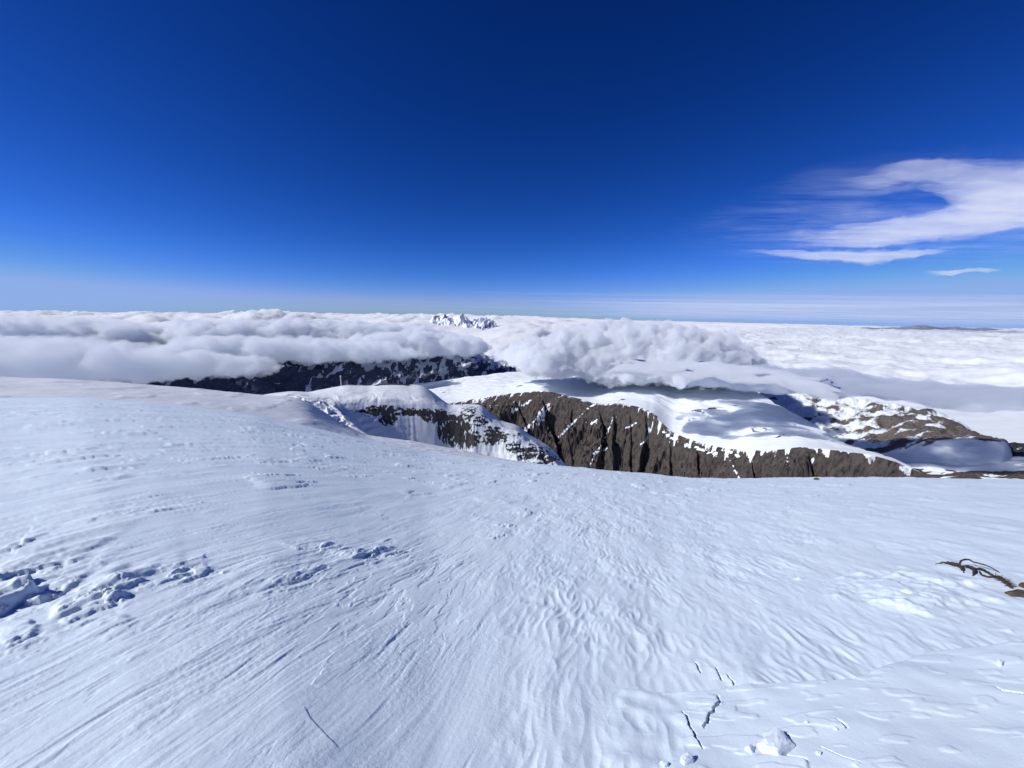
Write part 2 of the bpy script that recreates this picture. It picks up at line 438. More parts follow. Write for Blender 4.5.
# a round apron of snow behind the camera
t_ = np.linspace(R(115), R(245), 60); q_ = np.geomspace(0.25, 200, 60)
A2, R2 = np.meshgrid(t_, q_)
Aw = np.where(A2 > math.pi, A2 - 2 * math.pi, A2)
wgt = (A2 - R(115)) / R(130)
a0, k0 = near_ak(np.array(R(115))); a1, k1 = near_ak(np.array(R(-115)))
Z2 = -H0 - (a0 + (a1 - a0) * wgt) * R2 - (k0 + (k1 - k0) * wgt) * R2 ** 2 + 0.02 * fbm(R2 * np.sin(A2), R2 * np.cos(A2), 3, 8)
o = mesh_np('snow_slope', np.stack([R2 * np.sin(A2), R2 * np.cos(A2), Z2], -1), grid_faces(60, 60)[:, ::-1], M_near)
tag(o, kind='structure')

# ------------------------------------------------------------------ polar terrain sheets
def sheet(x0, x1, n_az, rows, n_r):
    """rows: list of (distance fn or number, slope fn). Returns AZ, R, Z arrays (n_r x n_az) and row parameter 0..len-1."""
    a0 = float(px_dir(x0, 400)[0]); a1 = float(px_dir(x1, 400)[0])
    az = np.linspace(a0, a1, n_az)
    rr = np.array([np.broadcast_to(r(az) if callable(r) else float(r), az.shape) for r, _ in rows])
    zz = np.array([q(az) * rr[i] if callable(q) else np.full(az.shape, float(q)) for i, (_, q) in enumerate(rows)])
    s = np.linspace(0, len(rows) - 1, n_r)
    i = np.minimum(s.astype(int), len(rows) - 2); f = (s - i)[:, None]
    return np.broadcast_to(az, (n_r, n_az)), rr[i] * (1 - f) + rr[i + 1] * f, zz[i] * (1 - f) + zz[i + 1] * f, np.broadcast_to(s[:, None], (n_r, n_az))

def xyz(A, Rr, Z): return np.stack([Rr * np.sin(A), Rr * np.cos(A), Z], -1)

# shoulder of snow beyond the crest, left
crest_sh = curve([(-120, 372), (0, 376.5), (50, 378), (120, 382), (175, 386), (256, 394), (290, 397), (306, 401), (338, 421), (366, 434.5), (417, 441.5), (480, 454), (520, 461.5), (560, 467), (620, 474)])
cr = lambda dy: (lambda az: crest_near(az) - dy)
A_, R_, Z_, S_ = sheet(-260, 620, 700, [(110, cr(0.10)), (170, cr(0.02)), (260, crest_sh), (330, lambda az: crest_sh(az) - 0.05), (480, lambda az: crest_sh(az) - 0.16)], 260)
xx, yy = R_ * np.sin(A_), R_ * np.cos(A_)
dip = np.exp(-((S_ - 1.15) / 0.35) ** 2)
Z_ = Z_ + 0.7 * fbm(xx / 34, yy / 34, 3, 101) * ss(2.9, 1.6, S_) + 0.22 * fbm((xx * WY - yy * WX) / 3, (xx * WX + yy * WY) / 11, 4, 102)
Z_ += 1.2 * ss(0.1, 0.3, fbm(xx / 14, yy / 30, 3, 103)) * 0.25
P = xyz(A_, R_, Z_)
M_sh = mat_terrain('shoulder_snow', (.12, .11, .10), (.2, .18, .16), 6.0)
tag(mesh_np('snow_shoulder', P, grid_faces(*A_.shape)[:, ::-1], M_sh, {'rock': np.zeros(A_.shape)}), kind='structure')

# rocky knoll
sky_k = curve([(230, 400), (256, 396), (275, 393), (292, 391), (310, 392), (325, 389), (337, 386.5), (346, 384.5), (358, 385.5), (370, 386), (378, 384), (388, 383.3), (402, 383.8), (412, 385),
               (421, 384.8), (430, 390), (440, 398), (450, 405), (458, 404.5), (470, 404), (482, 404.5), (488, 411), (502, 421), (517, 425), (530, 435), (549, 446), (560, 457), (564, 464), (580, 474), (620, 490)])
band_k = curve([(230, 404), (292, 398), (325, 403), (345, 406), (400, 408), (430, 411), (450, 416), (470, 416), (490, 424), (517, 434), (549, 456), (564, 470), (620, 496)])
mid_k = curve([(230, 420), (292, 418), (340, 424), (380, 430), (420, 436), (450, 438), (480, 444), (517, 452), (564, 476), (620, 500)])
A_, R_, Z_, S_ = sheet(225, 600, 720, [(330, curve([(225, 440), (366, 450), (480, 468), (620, 505)])), (480, mid_k), (560, band_k), (640, sky_k), (700, lambda az: sky_k(az) - .01), (900, lambda az: sky_k(az) - .12)], 420)
xx, yy = R_ * np.sin(A_), R_ * np.cos(A_)
s_ = A_ * 560
amp = np.exp(-((S_ - 1.45) / 0.75) ** 2)
rib = ridged(s_ / 55 + 0.5 * fbm(xx / 40, yy / 40, 2, 112), S_ * 0.9, 4, 111)
Z_ = Z_ + amp * (17 * (rib - 0.55) + 4.0 * fbm(xx / 14, yy / 14, 4, 113)) + 0.8 * fbm(xx / 30, yy / 30, 3, 114)
# the bowl: a steep wall falling to the right below the shoulder ridge, then the lit flank of the rock spur
PX, PY = project(xyz(A_, R_, Z_))
front = ss(0.3, 1.0, S_) * ss(2.35, 1.75, S_)
xl = 345 + 1.15 * (PY - 408)                       # foot line of the wall drifts right going down
uu = (PX - xl)
bowl = ss(-16, 84, uu) * ss(128, 98, uu)
bowl2 = ss(438, 462, PX - 0.75 * (PY - 420)) * ss(540, 480, PX - 0.75 * (PY - 420))
Z_ = Z_ - front * (125 * bowl + 70 * bowl2)
# stepped outcrops
k_ = Z_ / 9.0; st = np.floor(k_) + ss(0.55, 0.95, k_ - np.floor(k_)); rm = amp * ss(0.0, 0.35, fbm(xx / 35, yy / 35, 3, 115) + 0.18)
Z_ = Z_ * (1 - 0.75 * rm) + st * 9.0 * 0.75 * rm
P = xyz(A_, R_, Z_); N = grid_normal_z(P)
PX, PY = project(P)
zone = np.zeros(PX.shape)
for cx, cy, ax, ay, s in ((350, 410, 14, 5, .5), (380, 411, 22, 5, .9), (388, 419, 9, 6, .9), (408, 412, 12, 4, .8), (425, 413, 12, 4, .9), (440, 417, 16, 7, .9), (455, 430, 15, 14, 1.1), (468, 440, 14, 9, .8), (470, 411, 14, 7, .9),
                          (482, 418, 10, 10, .6), (498, 434, 12, 9, .9), (492, 440, 8, 6, .8), (515, 447, 9, 5, .8), (535, 452, 20, 9, 1.0), (548, 458, 14, 7, 1.0), (520, 436, 8, 5, .5), (326, 404, 10, 3, .5)):
    zone = np.maximum(zone, s * np.exp(-(((PX - cx) / ax) ** 2 + ((PY - cy) / ay) ** 2)))
rock = np.clip(zone * 1.0 + 1.5 * fbm(xx / 6, yy / 6 + Z_ / 4, 5, 116, 0.62) + 0.5 * ss(0.75, 0.55, N[..., 2]) - 0.30, 0, 1) * ss(0.05, 0.3, zone)
topband = np.exp(-((S_ - 2.97) / 0.06) ** 2) * vcurve([(370, 0), (378, 1), (408, 1), (415, 0)])(A_)
rock = np.maximum(rock, topband * 0.8)
M_kn = mat_terrain('knoll_rock_and_snow', (.018, .018, .022), (.075, .072, .072), 3.0)
tag(mesh_np('rocky_hill', P, grid_faces(*A_.shape)[:, ::-1], M_kn, {'rock': rock}), kind='structure')

# cliff mountain with its snow plateau
edge = curve([(380, 402), (420, 404), (445, 404), (460, 403), (480, 398), (500, 395), (512, 394), (527, 392.5), (544, 390.5), (557, 394), (577, 399), (594, 404.5), (606, 405), (619, 404), (634, 407), (649, 411),
              (659, 419), (666, 430), (677, 437), (697, 444), (727, 451), (768, 452.5), (800, 447.5), (830, 450), (868, 454.5), (898, 462), (928, 476), (945, 484), (990, 505)])
r_edge = vcurve([(380, 5600), (450, 5000), (500, 4700), (545, 4500), (600, 4100), (650, 3850), (700, 3350), (770, 3000), (830, 2850), (900, 2650), (990, 2400)])
back = curve([(380, 388), (420, 384), (450, 379), (500, 373), (550, 370), (600, 366), (650, 364), (700, 368), (735, 381), (760, 393), (780, 405), (818, 427), (850, 445), (888, 456.5), (918, 470), (935, 479.5), (990, 507)])
r_back = vcurve([(380, 8500), (500, 7600), (600, 6800), (680, 6000), (740, 5200), (780, 4600), (850, 3500), (900, 2900), (935, 2650), (990, 2450)])
low = lambda az: edge(az) - 0.30
A_, R_, Z_, S_ = sheet(380, 990, 1150, [(lambda a: r_edge(a) * 0.72, lambda a: (edge(a) * r_edge(a) - 1050) / (0.72 * r_edge(a))), (r_edge, edge), (r_back, back), (lambda a: r_back(a) * 1.25, lambda a: back(a) - 0.08)], 620)
# more rows on the cliff face
xx, yy = R_ * np.sin(A_), R_ * np.cos(A_)
tan_s = (xx * 0.80 - yy * 0.60)            # runs along the face
face = ss(0.0, 0.25, S_) * ss(1.0, 0.80, S_)
fw = tan_s - 0.55 * Z_ + 150 * fbm(xx / 500, yy / 500, 3, 121)
big = ridged(fw / 430, R_ / 5200, 3, 122, 0.45); sm = ridged((fw + 0.25 * Z_) / 130, Z_ / 700, 4, 123)
Z_ = Z_ + face * (330 * (big - 0.62) + 120 * (sm - 0.6) + 42 * (ridged((fw + 0.5 * Z_) / 42, Z_ / 120, 3, 130) - 0.6) + 20 * (ss(0.1, 0.4, np.abs(perlin(Z_ / 45 + 0.4 * fbm(xx / 300, yy / 300, 2, 136), tan_s / 900, 135))) - 0.5)) + ss(0.0, 0.1, S_) * ss(1.06, 0.9, S_) * 26 * fbm(xx / 70, yy / 70, 4, 124)
PX, PY = project(xyz(A_, R_, Z_))
for pts, w_, dep in (([(616, 403), (617, 430), (617, 478)], 13, 150), ([(600, 406), (606, 430), (600, 470)], 9, 90), ([(646, 411), (649, 430), (640, 475)], 9, 110), ([(545, 396), (549, 420), (560, 445), (562, 478)], 11, 120),
                     ([(574, 400), (570, 430), (575, 470)], 7, 50), ([(632, 407), (632, 440)], 7, 60), ([(672, 437), (672, 470)], 8, 50), ([(698, 445), (702, 478)], 8, 50), ([(752, 452), (757, 480)], 8, 55), ([(515, 396), (528, 425), (540, 460)], 8, 60), ([(866, 454), (880, 476)], 8, 40), ([(810, 452), (815, 478)], 7, 35)):
    q = np.array(pts, float); xc = np.interp(PY, q[:, 1], q[:, 0]) + 2.0 * fbm(Z_ / 90, R_ / 300, 3, int(q[0, 0]))
    e = PX - xc
    v = np.where(e < 0, ss(-0.35 * w_, 0, e), ss(1.5 * w_, 0, e))
    dep = dep * 1.25
    Z_ = Z_ - dep * v * ss(0.05, 0.2, S_) * ss(1.0, 0.90, S_) * ss(q[0, 1] - 2, q[0, 1] + 8, PY)
pl_ = ss(1.0, 1.25, S_)
Z_ += pl_ * (26 * fbm(xx / 600, yy / 600, 4, 125) + 14 * fbm((xx + yy) / 160, (xx - yy) / 420, 3, 126))
P = xyz(A_, R_, Z_); N = grid_normal_z(P)
nse = fbm(xx / 120, yy / 120, 4, 127); 
rock = ss(0.86, 0.70, N[..., 2] + 0.10 * nse) * ss(1.10, 1.0, S_ + 0.06 * fbm(xx / 60, yy / 60, 3, 128))
PX, PY = project(P)
rock = np.where(S_ < 1.02, np.maximum(rock, 0.62 + 0.3 * nse), rock)
fing = fbm(tan_s / 55, Z_ / 240, 4, 137, 0.6)
rock = np.where(S_ < 1.03, rock * (1 - 0.95 * ss(0.0, 0.10, fing - (1.0 - S_) * 4.6 - 0.02) * vcurve([(380, .6), (520, .5), (590, .2), (640, .8), (760, 1), (900, .5), (990, .5)])(A_)), rock)
rock = np.where((S_ < 1.0) & (S_ > .1), rock * (1 - 0.7 * ss(0.40, 0.52, fbm(tan_s / 90 + Z_ / 160, Z_ / 60, 5, 138, 0.6) + 0.5 * (N[..., 2] - 0.62))), rock)
wob2 = fbm(xx / 34, yy / 34 + Z_ / 30, 4, 128)
for pts, w_ in (([(510, 413), (520, 407), (529, 401)], 2.6), ([(524, 432), (535, 421), (545, 409)], 3.4), ([(538, 424), (546, 412), (548, 404)], 3.0), ([(559, 437), (575, 421), (590, 407), (596, 404)], 1.7), ([(589, 466), (597, 452), (606, 436), (614, 416)], 1.3),
                ([(594, 453), (607, 449)], 1.9), ([(590, 424), (597, 421)], 2.3), ([(648, 412), (648, 426), (647, 444)], 0.9), ([(626, 428), (637, 423)], 1.6), ([(619, 462), (620, 476)], 0.9), ([(664, 432), (675, 440), (690, 446)], 3.0), ([(722, 450), (730, 460), (739, 478)], 1.3), ([(640, 445), (646, 440)], 1.2),
                ([(696, 447), (705, 452), (716, 453)], 2.5), ([(730, 452), (738, 456)], 2.2)):
    d, t = near_line(PX, PY, pts)
    rock = np.where(S_ < 1.02, rock * ss(0.1, 0.75, d / (0.8 * w_) + 2.1 * wob2 + 0.1 - 0.25 * np.sin(t * 9.0)), rock)
rock = np.maximum(rock, 0.9 * ss(0.42, .5, fbm(xx / 260, yy / 260, 4, 129)) * ss(1.0, 1.1, S_) * ss(1.6, 1.3, S_))
M_mt = mat_terrain('cliff_rock_and_snow', (.014, .013, .014), (.104, .086, .075), 55.0)
tag(mesh_np('mountain', P, grid_faces(*A_.shape)[:, ::-1], M_mt, {'rock': rock}), kind='structure')

# valley floor and far snow plain on the right
A_, R_, Z_, S_ = sheet(640, 1400, 700, [(2900, curve([(640, 540), (1024, 520), (1400, 520)])), (3600, curve([(640, 500), (900, 486), (1024, 484), (1400, 490)])), (4300, curve([(640, 470), (900, 467), (1024, 468), (1400, 476)])),
    (5200, curve([(640, 450), (900, 447), (1024, 446), (1400, 455)])), (7500, curve([(640, 412), (900, 408), (1024, 406), (1400, 414)])), (11000, curve([(640, 372), (900, 376), (1024, 378), (1400, 386)])), (16000, curve([(640, 352), (900, 356), (1024, 358), (1400, 366)])), (30000, curve([(640, 334), (1024, 339), (1400, 345)])), (70000, curve([(640, 324), (1024, 329), (1400, 334)]))], 420)
xx, yy = R_ * np.sin(A_), R_ * np.cos(A_)
lo = ss(2.6, 1.6, S_)
Z_ = Z_ + lo * 90 * fbm(xx / 420, yy / 420, 5, 131) + (150 * fbm(xx / 1300, yy / 1300, 5, 132) + 260 * (ridged(xx / 3200, yy / 3200, 4, 139) - 0.6)) * ss(3.2, 5, S_)
rock = ss(2.05, 1.7, S_) * ss(-0.18, 0.18, fbm(xx / 200, yy / 160, 5, 133) + 0.10) * 0.9 + 0.8 * ss(0.50, 0.56, fbm(xx / 500, yy / 700, 5, 134)) * ss(3.4, 4.0, S_)
M_va = mat_terrain('valley_heath_and_snow', (.035, .030, .030), (.12, .095, .08), 45.0)
tag(mesh_np('valley', xyz(A_, R_, Z_), grid_faces(*A_.shape)[:, ::-1], M_va, {'rock': rock}), kind='structure')

def hill(name, x0, x1, r0, base, crest, seed, rockf, mat, depth=700, n=420, rough=60, wl=260):
    A_, R_, Z_, S_ = sheet(x0, x1, n, [(r0 * 0.84, lambda a: curve(base)(a) - 0.13), (r0, curve(base)), (r0 + depth, curve(crest)), (r0 + depth * 1.8, lambda a: curve(crest)(a) - 0.05), (r0 + depth * 2.5, lambda a: curve(crest)(a) - 0.14)], 260)
    xx, yy = R_ * np.sin(A_), R_ * np.cos(A_)
    fa = (A_ - A_.min()) / (A_.max() - A_.min()); side = ss(0, 0.07, fa) * ss(1, 0.93, fa)
    Z_ = Z_ - (1 - side) * 0.06 * r0
    m = ss(0.8, 1.3, S_) * ss(3.0, 2.0, S_)
    Z_ = Z_ + m * rough * (ridged(xx / wl, yy / wl, 4, seed) - 0.6) + m * rough * 0.3 * fbm(xx / (wl * .3), yy / (wl * .3), 3, seed + 1)
    P = xyz(A_, R_, Z_); N = grid_normal_z(P)
    return tag(mesh_np(name, P, grid_faces(*A_.shape)[:, ::-1], mat, {'rock': rockf(A_, R_, S_, xx, yy, N)}), kind='structure')

# patchy hill, right
M_hi = mat_terrain('hill_rock_and_snow', (.055, .05, .052), (.17, .145, .13), 40.0)
gul = vcurve([(760, .1), (800, .25), (830, .42), (860, .55), (885, .7), (905, .95), (960, 1.0), (985, 1.0)])
hill('hill', 745, 1045, 4700, [(745, 470), (800, 455), (850, 452), (880, 453), (905, 447), (940, 441), (985, 438.5), (1045, 448)],
     [(745, 392), (800, 394), (840, 397), (880, 402), (900, 404), (930, 409), (955, 421), (975, 433), (990, 439), (1010, 443), (1045, 450)], 141,
     lambda A, R_, S_, x, y, N: np.clip(gul(A) * 0.66 + 1.15 * fbm(x / 240, y / 150, 6, 143, 0.6) + 0.06 * ss(1.9, 1.2, S_), 0, 1) * ss(0.93, 1.03, S_ + 0.10 * fbm(x / 160, y / 160, 4, 145)) * ss(2.1, 1.9, S_ + 0.1 * fbm(x / 100, y / 100, 2, 144)), M_hi, depth=1100, rough=62)
# dark wooded knob, far right
hill('hill', 950, 1160, 4500, [(950, 463), (1024, 465), (1160, 470)], [(950, 462), (968, 455), (977, 449), (988, 445), (1003, 443), (1024, 443.5), (1090, 440), (1160, 455)], 151,
     lambda A, R_, S_, x, y, N: np.clip(0.80 + 0.6 * fbm(x / 160, y / 160, 4, 153), 0, 1) * ss(0.80, 0.95, S_ + 0.12 * fbm(x / 120, y / 120, 3, 154)), mat_terrain('dark_wooded_hill', (.010, .012, .016), (.05, .05, .055), 35.0), depth=650, rough=40)
# dark range below the clouds, left and centre
M_dk = mat_terrain('dark_range', (.032, .044, .085), (.085, .098, .150), 110.0, snow=(.55, .58, .64, 1))  # blue in the rock colour imitates haze in the air
hill('hills', 20, 560, 8200, [(20, 400), (150, 402), (260, 404), (420, 396), (450, 383), (500, 381), (530, 374), (560, 378)], [(20, 352), (150, 356), (240, 352), (300, 356), (400, 357), (450, 352), (480, 352), (510, 360), (530, 366), (560, 374)], 161,
     lambda A, R_, S_, x, y, N: np.clip(1.0 - ss(0.10, 0.40, 1.1 * fbm(x / 240, y / 420, 6, 163, 0.62) + 0.25 * (N[..., 2] - 0.8) + 0.20 * ss(1.1, 1.9, S_) + 0.25 * ss(R(-28), R(-6), A) - 0.06), 0, 1), M_dk, depth=1700, n=800, rough=330, wl=900)
# far high peak above the clouds
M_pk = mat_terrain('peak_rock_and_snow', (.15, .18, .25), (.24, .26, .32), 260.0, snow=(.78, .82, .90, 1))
hill('mountain', 405, 530, 24000, [(405, 345), (470, 348), (530, 346)], [(405, 333), (425, 328), (433, 320), (440, 317.5), (447, 317), (456, 315.3), (461, 314.6), (466, 317.5), (471, 318.5), (476, 317.5), (481, 319.5), (486, 318.5), (492, 321), (500, 328), (530, 334)], 171,
     lambda A, R_, S_, x, y, N: 0.85 * ss(0.20, 0.36, fbm(x / 420, y / 700, 4, 173) + 0.35 * (0.55 - N[..., 2]) - 0.3 * ss(1.6, 1.2, S_)), M_pk, depth=2600, n=320, rough=900, wl=1500)
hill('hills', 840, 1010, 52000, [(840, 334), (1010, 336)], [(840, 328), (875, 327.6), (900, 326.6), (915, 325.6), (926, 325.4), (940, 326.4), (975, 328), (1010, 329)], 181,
     lambda A, R_, S_, x, y, N: np.full(A.shape, 0.95), mat_terrain('far_hills', (.20, .23, .32), (.27, .30, .38), 900.0), depth=3000, n=160, rough=200, wl=3000)  # pale blue rock colour stands in for distance haze
# base ground out to the horizon
t_ = np.linspace(0, 2 * np.pi, 97); q_ = np.array([500., 3000, 9000, 30000, 120000, 250000])
A2, R2 = np.meshgrid(t_, q_)
M_gr = mat_terrain('lowland', (.05, .05, .05), (.12, .1, .09), 400.0)
tag(mesh_np('ground', np.stack([R2 * np.sin(A2), R2 * np.cos(A2), -2600.0 - R2 ** 2 / 12.74e6], -1), grid_faces(*A2.shape)[:, ::-1], M_gr, {'rock': np.zeros(A2.shape)}), kind='structure')

# ------------------------------------------------------------------ clouds (closed meshes filled with an even scattering volume)
def cloud_mesh(name, A, Rr, zmid, up, down, mat):
    """up/down: thickness arrays above/below zmid; dropped where both vanish."""
    n, m = A.shape
    th = np.maximum(up, 0) + np.maximum(down, 0)
    up = np.maximum(up, 0); down = np.maximum(down, 0)
    alive = th > 1e-6
    top = xyz(A, Rr, zmid + up).reshape(-1, 3); bot = xyz(A, Rr, zmid - down).reshape(-1, 3)
    edge = np.zeros((n, m), bool); edge[0] = edge[-1] = True; edge[:, 0] = edge[:, -1] = True
    top[edge.ravel()] = bot[edge.ravel()]
    f = grid_faces(n, m)[:, ::-1]
    keep = alive.ravel()[f].any(1)
    f = f[keep]
    share = (edge.ravel() | ~alive.ravel())
    bi = np.where(share, np.arange(n * m), np.arange(n * m) + n * m)
    bot[share] = top[share]
    faces = np.concatenate([f, bi[f][:, ::-1]])
    used = np.unique(faces); mp = np.full(2 * n * m, -1); mp[used] = np.arange(len(used))
    co = np.concatenate([top, bot])[used]
    return mesh_np(name, co, mp[faces], mat)

def polar(x0, x1, n, r0, r1, m, geo=True):
    a0 = float(px_dir(x0, 340)[0]); a1 = float(px_dir(x1, 340)[0])
    rr = np.geomspace(r0, r1, m) if geo else np.linspace(r0, r1, m)
    return np.meshgrid(np.linspace(a0, a1, n), rr)

def billow(x, y, s, seed, oct=4, gain=0.42):
    wx = x + 0.35 * s * fbm(x / (1.3 * s), y / (1.3 * s), 3, seed + 90); wy = y + 0.35 * s * fbm(x / (1.3 * s), y / (1.3 * s), 3, seed + 95)
    h = 0; a = 1
    for i in range(oct):
        h = h + a * np.sqrt(np.maximum(0, 1 - (worley(wx / s, wy / s, seed + i * 7) / 0.82) ** 2)); a *= gain; s *= 0.43
    return h / 1.45

M_sea = mat_cloud('cloud_sea', 0.008, 0.0, (0.984, 0.990, 0.996))
A_, R_ = polar(-260, 1300, 1150, 10000, 140000, 680)
xx, yy = R_ * np.sin(A_), R_ * np.cos(A_)
lefty = ss(R(20), R(-4), A_ + 0.08 * fbm(xx / 9000, yy / 9000, 2, 200))
big = fbm(xx / 7000, yy / 7000, 4, 201)
sz = (billow(xx, yy, 1500, 203) * 0.65 + billow(xx, yy, 3600, 204, 3) * 0.6) ** 1.5
h = lefty * (500 * sz * (0.55 + 1.1 * np.clip(big + .35, 0, 1.1))) + (1 - lefty) * (200 * billow(xx, yy, 2600, 205) + 220 * big)
zb = -1500 + 160 * big - 60 * (1 - lefty) - R_ ** 2 / 12.74e6
brk = 1 - (1 - lefty) * (1 - ss(-0.10, 0.12, fbm(xx / 7500, yy / 7500, 4, 207, 0.55) + 0.25 * ss(30000, 60000, R_)))
r_in = 10500 + 11500 * (1 - lefty)
fr_ = ss(0, 0.10, (R_ - r_in) / r_in)
gap = 1 - 0.75 * np.exp(-((A_ - float(px_dir(462, 330)[0])) / 0.10) ** 2) * ss(30000, 22000, R_)
h = np.maximum(h, -90) * gap
o = cloud_mesh('cloud_sea', A_, R_, zb, (h + 170) * fr_ * np.sqrt(brk), 60 * fr_ * np.sqrt(brk), M_sea)
tag(o, 'sea of bright cloud tops stretching to the horizon', 'clouds', kind='stuff')

def billowing(o, vox, scale, amp):
    """re-skin the cloud evenly and push its skin in and out so its flanks billow and overhang."""
    m = o.modifiers.new('skin', 'REMESH'); m.mode = 'VOXEL'; m.voxel_size = vox
    for k, (sz, am) in enumerate(((0.42, 0.30), (0.16, 0.13), (0.07, 0.05))):
        t = bpy.data.textures.new('billow', 'CLOUDS'); t.noise_scale = scale * sz; t.noise_depth = 1; t.noise_basis = ('ORIGINAL_PERLIN', 'BLENDER_ORIGINAL', 'BLENDER_ORIGINAL')[k]
        d = o.modifiers.new('billow', 'DISPLACE'); d.texture = t; d.texture_coords = 'GLOBAL'; d.strength = scale * am * 2 * amp; d.mid_level = 0.5

def bank(name, label, x0, x1, r0, r1, n, m, top, base, scale, seed, dens, cover, oct=4, soft=0.30, zamp=0.5, belly=0.22, vox=40, tint=(0.955, 0.965, 0.98), amp=1.0):
    A_, R_ = polar(x0, x1, n, r0, r1, m, False)
    xx, yy = R_ * np.sin(A_), R_ * np.cos(A_)
    fa = (A_ - A_.min()) / (A_.max() - A_.min()); fr = (R_ - r0) / (r1 - r0)
    env = ss(0, soft, fa) * ss(1, 1 - soft, fa) * ss(0, soft, fr) * ss(1, 1 - soft, fr)
    c = np.clip(env - cover + 0.55 * fbm(xx / (scale * 2.2), yy / (scale * 2.2), 4, seed), 0, 1)
    body = np.sqrt(np.clip(c / 0.35, 0, 1))
    rm = 0.5 * (r0 + r1)
    zt = curve(top)(A_) * (rm * .6 + r1 * .4); zb = curve(base)(A_) * (r0 * .8 + rm * .2) + 0.22 * scale * fbm(xx / scale, yy / scale, 4, seed + 60)
    b = billow(xx, yy, scale, seed + 3, oct)
    up = (zt - zb) * body * ((1 - zamp) + zamp * 1.15 * b)
    dn = belly * (zt - zb) * body * (0.4 + billow(xx, yy, scale * 0.8, seed + 40, 3))
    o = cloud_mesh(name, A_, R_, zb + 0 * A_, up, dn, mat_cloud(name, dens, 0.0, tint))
    billowing(o, vox, scale, amp)
    return tag(o, label, 'cloud')

SHADE_GREY = (0.915, 0.943, 0.978)  # absorption tint standing in for shade on the left banks
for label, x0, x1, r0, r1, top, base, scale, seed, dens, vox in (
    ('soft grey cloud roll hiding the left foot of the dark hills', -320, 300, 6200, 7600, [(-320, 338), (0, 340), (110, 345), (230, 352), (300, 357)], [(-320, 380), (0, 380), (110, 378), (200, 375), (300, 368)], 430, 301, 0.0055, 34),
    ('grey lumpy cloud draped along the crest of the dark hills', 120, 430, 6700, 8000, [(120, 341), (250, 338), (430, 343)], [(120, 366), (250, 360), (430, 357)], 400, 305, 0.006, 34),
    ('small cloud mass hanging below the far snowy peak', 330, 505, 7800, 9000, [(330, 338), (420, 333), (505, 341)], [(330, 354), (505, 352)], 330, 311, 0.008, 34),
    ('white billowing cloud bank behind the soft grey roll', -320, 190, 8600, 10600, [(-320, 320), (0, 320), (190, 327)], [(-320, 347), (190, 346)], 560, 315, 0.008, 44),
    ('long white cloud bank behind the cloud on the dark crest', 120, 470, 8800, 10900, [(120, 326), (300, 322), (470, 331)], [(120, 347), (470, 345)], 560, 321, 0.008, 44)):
    bank('cloud', label, x0, x1, r0, r1, 460, 220, top, base, scale, seed, dens, 0.10, zamp=0.85, vox=vox, tint=SHADE_GREY, amp=0.75)
bank('cloud', 'grey billowing cloud hanging over the snow plateau behind the cliffs', 490, 800, 4300, 5700, 460, 300, [(490, 345), (560, 335), (620, 326), (690, 332), (740, 344), (800, 366)], [(490, 368), (600, 371), (680, 374), (760, 382), (800, 388)], 330, 331, 0.014, 0.12, zamp=0.8, vox=26, tint=(0.915, 0.935, 0.965))  # tint greys white cloud to imitate its shaded side
bank('cloud', 'flat dark grey cloud band above the patchy valley hill', 690, 1250, 3500, 4300, 520, 180, [(690, 372), (768, 366), (850, 373), (900, 381), (960, 387), (1250, 392)], [(690, 384), (780, 391), (850, 394), (900, 398), (1000, 405), (1250, 416)], 420, 361, 0.014, 0.08, 3, 0.22, 0.45, 0.15, 22, (0.70, 0.76, 0.86), 0.25)  # darkness comes from the tint, imitating shadow of higher cloud
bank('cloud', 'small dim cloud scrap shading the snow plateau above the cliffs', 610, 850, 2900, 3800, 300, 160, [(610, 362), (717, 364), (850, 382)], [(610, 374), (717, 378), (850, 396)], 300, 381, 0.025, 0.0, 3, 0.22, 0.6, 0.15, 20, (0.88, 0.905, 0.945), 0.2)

# cirrus: thin sheets of ice cloud high above, streaky thickness
def cirrus(label, pts_lo, pts_hi, H, tmax, seed, dens=0.0003):
    xs = [p[0] for p in pts_lo] + [p[0] for p in pts_hi]
    x0, x1 = min(xs), max(xs)
    n, m = 520, 260
    lo = np.array(pts_lo, float); hi = np.array(pts_hi, float)
    px = np.linspace(x0, x1, n); f = np.linspace(1, 0, m)[:, None]
    pl = np.interp(px, lo[:, 0], lo[:, 1]); ph = np.interp(px, hi[:, 0], hi[:, 1])
    pl = pl + 4 * fbm(px / 34, px * 0 + seed, 4, seed + 2); ph = ph + 5 * fbm(px / 40, px * 0 + seed, 4, seed + 3)
    py = pl * (1 - f) + ph * f; PX = np.broadcast_to(px, py.shape)
    az, t = px_dir(PX, py)
    r = H / t
    fx = (PX - x0) / (x1 - x0)
    env = np.clip(4 * f * (1 - f), 0, 1) ** 0.8 * ss(0, 0.45, fx)
    if x1 < 1030: env = env * ss(1, 0.7, fx)
    x, y = r * np.sin(az), r * np.cos(az)
    wx = x + 1800 * fbm(x / 5000, y / 5000, 3, seed + 5)
    q = fbm(wx / 9000, y / 3000, 5, seed, 0.6) + 0.6 * fbm(wx / 2600 + y / 2600, y / 700, 4, seed + 9, 0.6)
    th = tmax * np.clip(env * (0.8 + 1.25 * q) - 0.04, 0, None) ** 1.9
    o = cloud_mesh('cirrus_cloud', az, r, np.full(az.shape, float(H)), th / 2, th / 2, mat_cloud('cirrus', dens, 0.0, (0.99, 0.995, 1.0)))
    return tag(o, label, 'cloud', 'cirrus streaks in the blue sky')

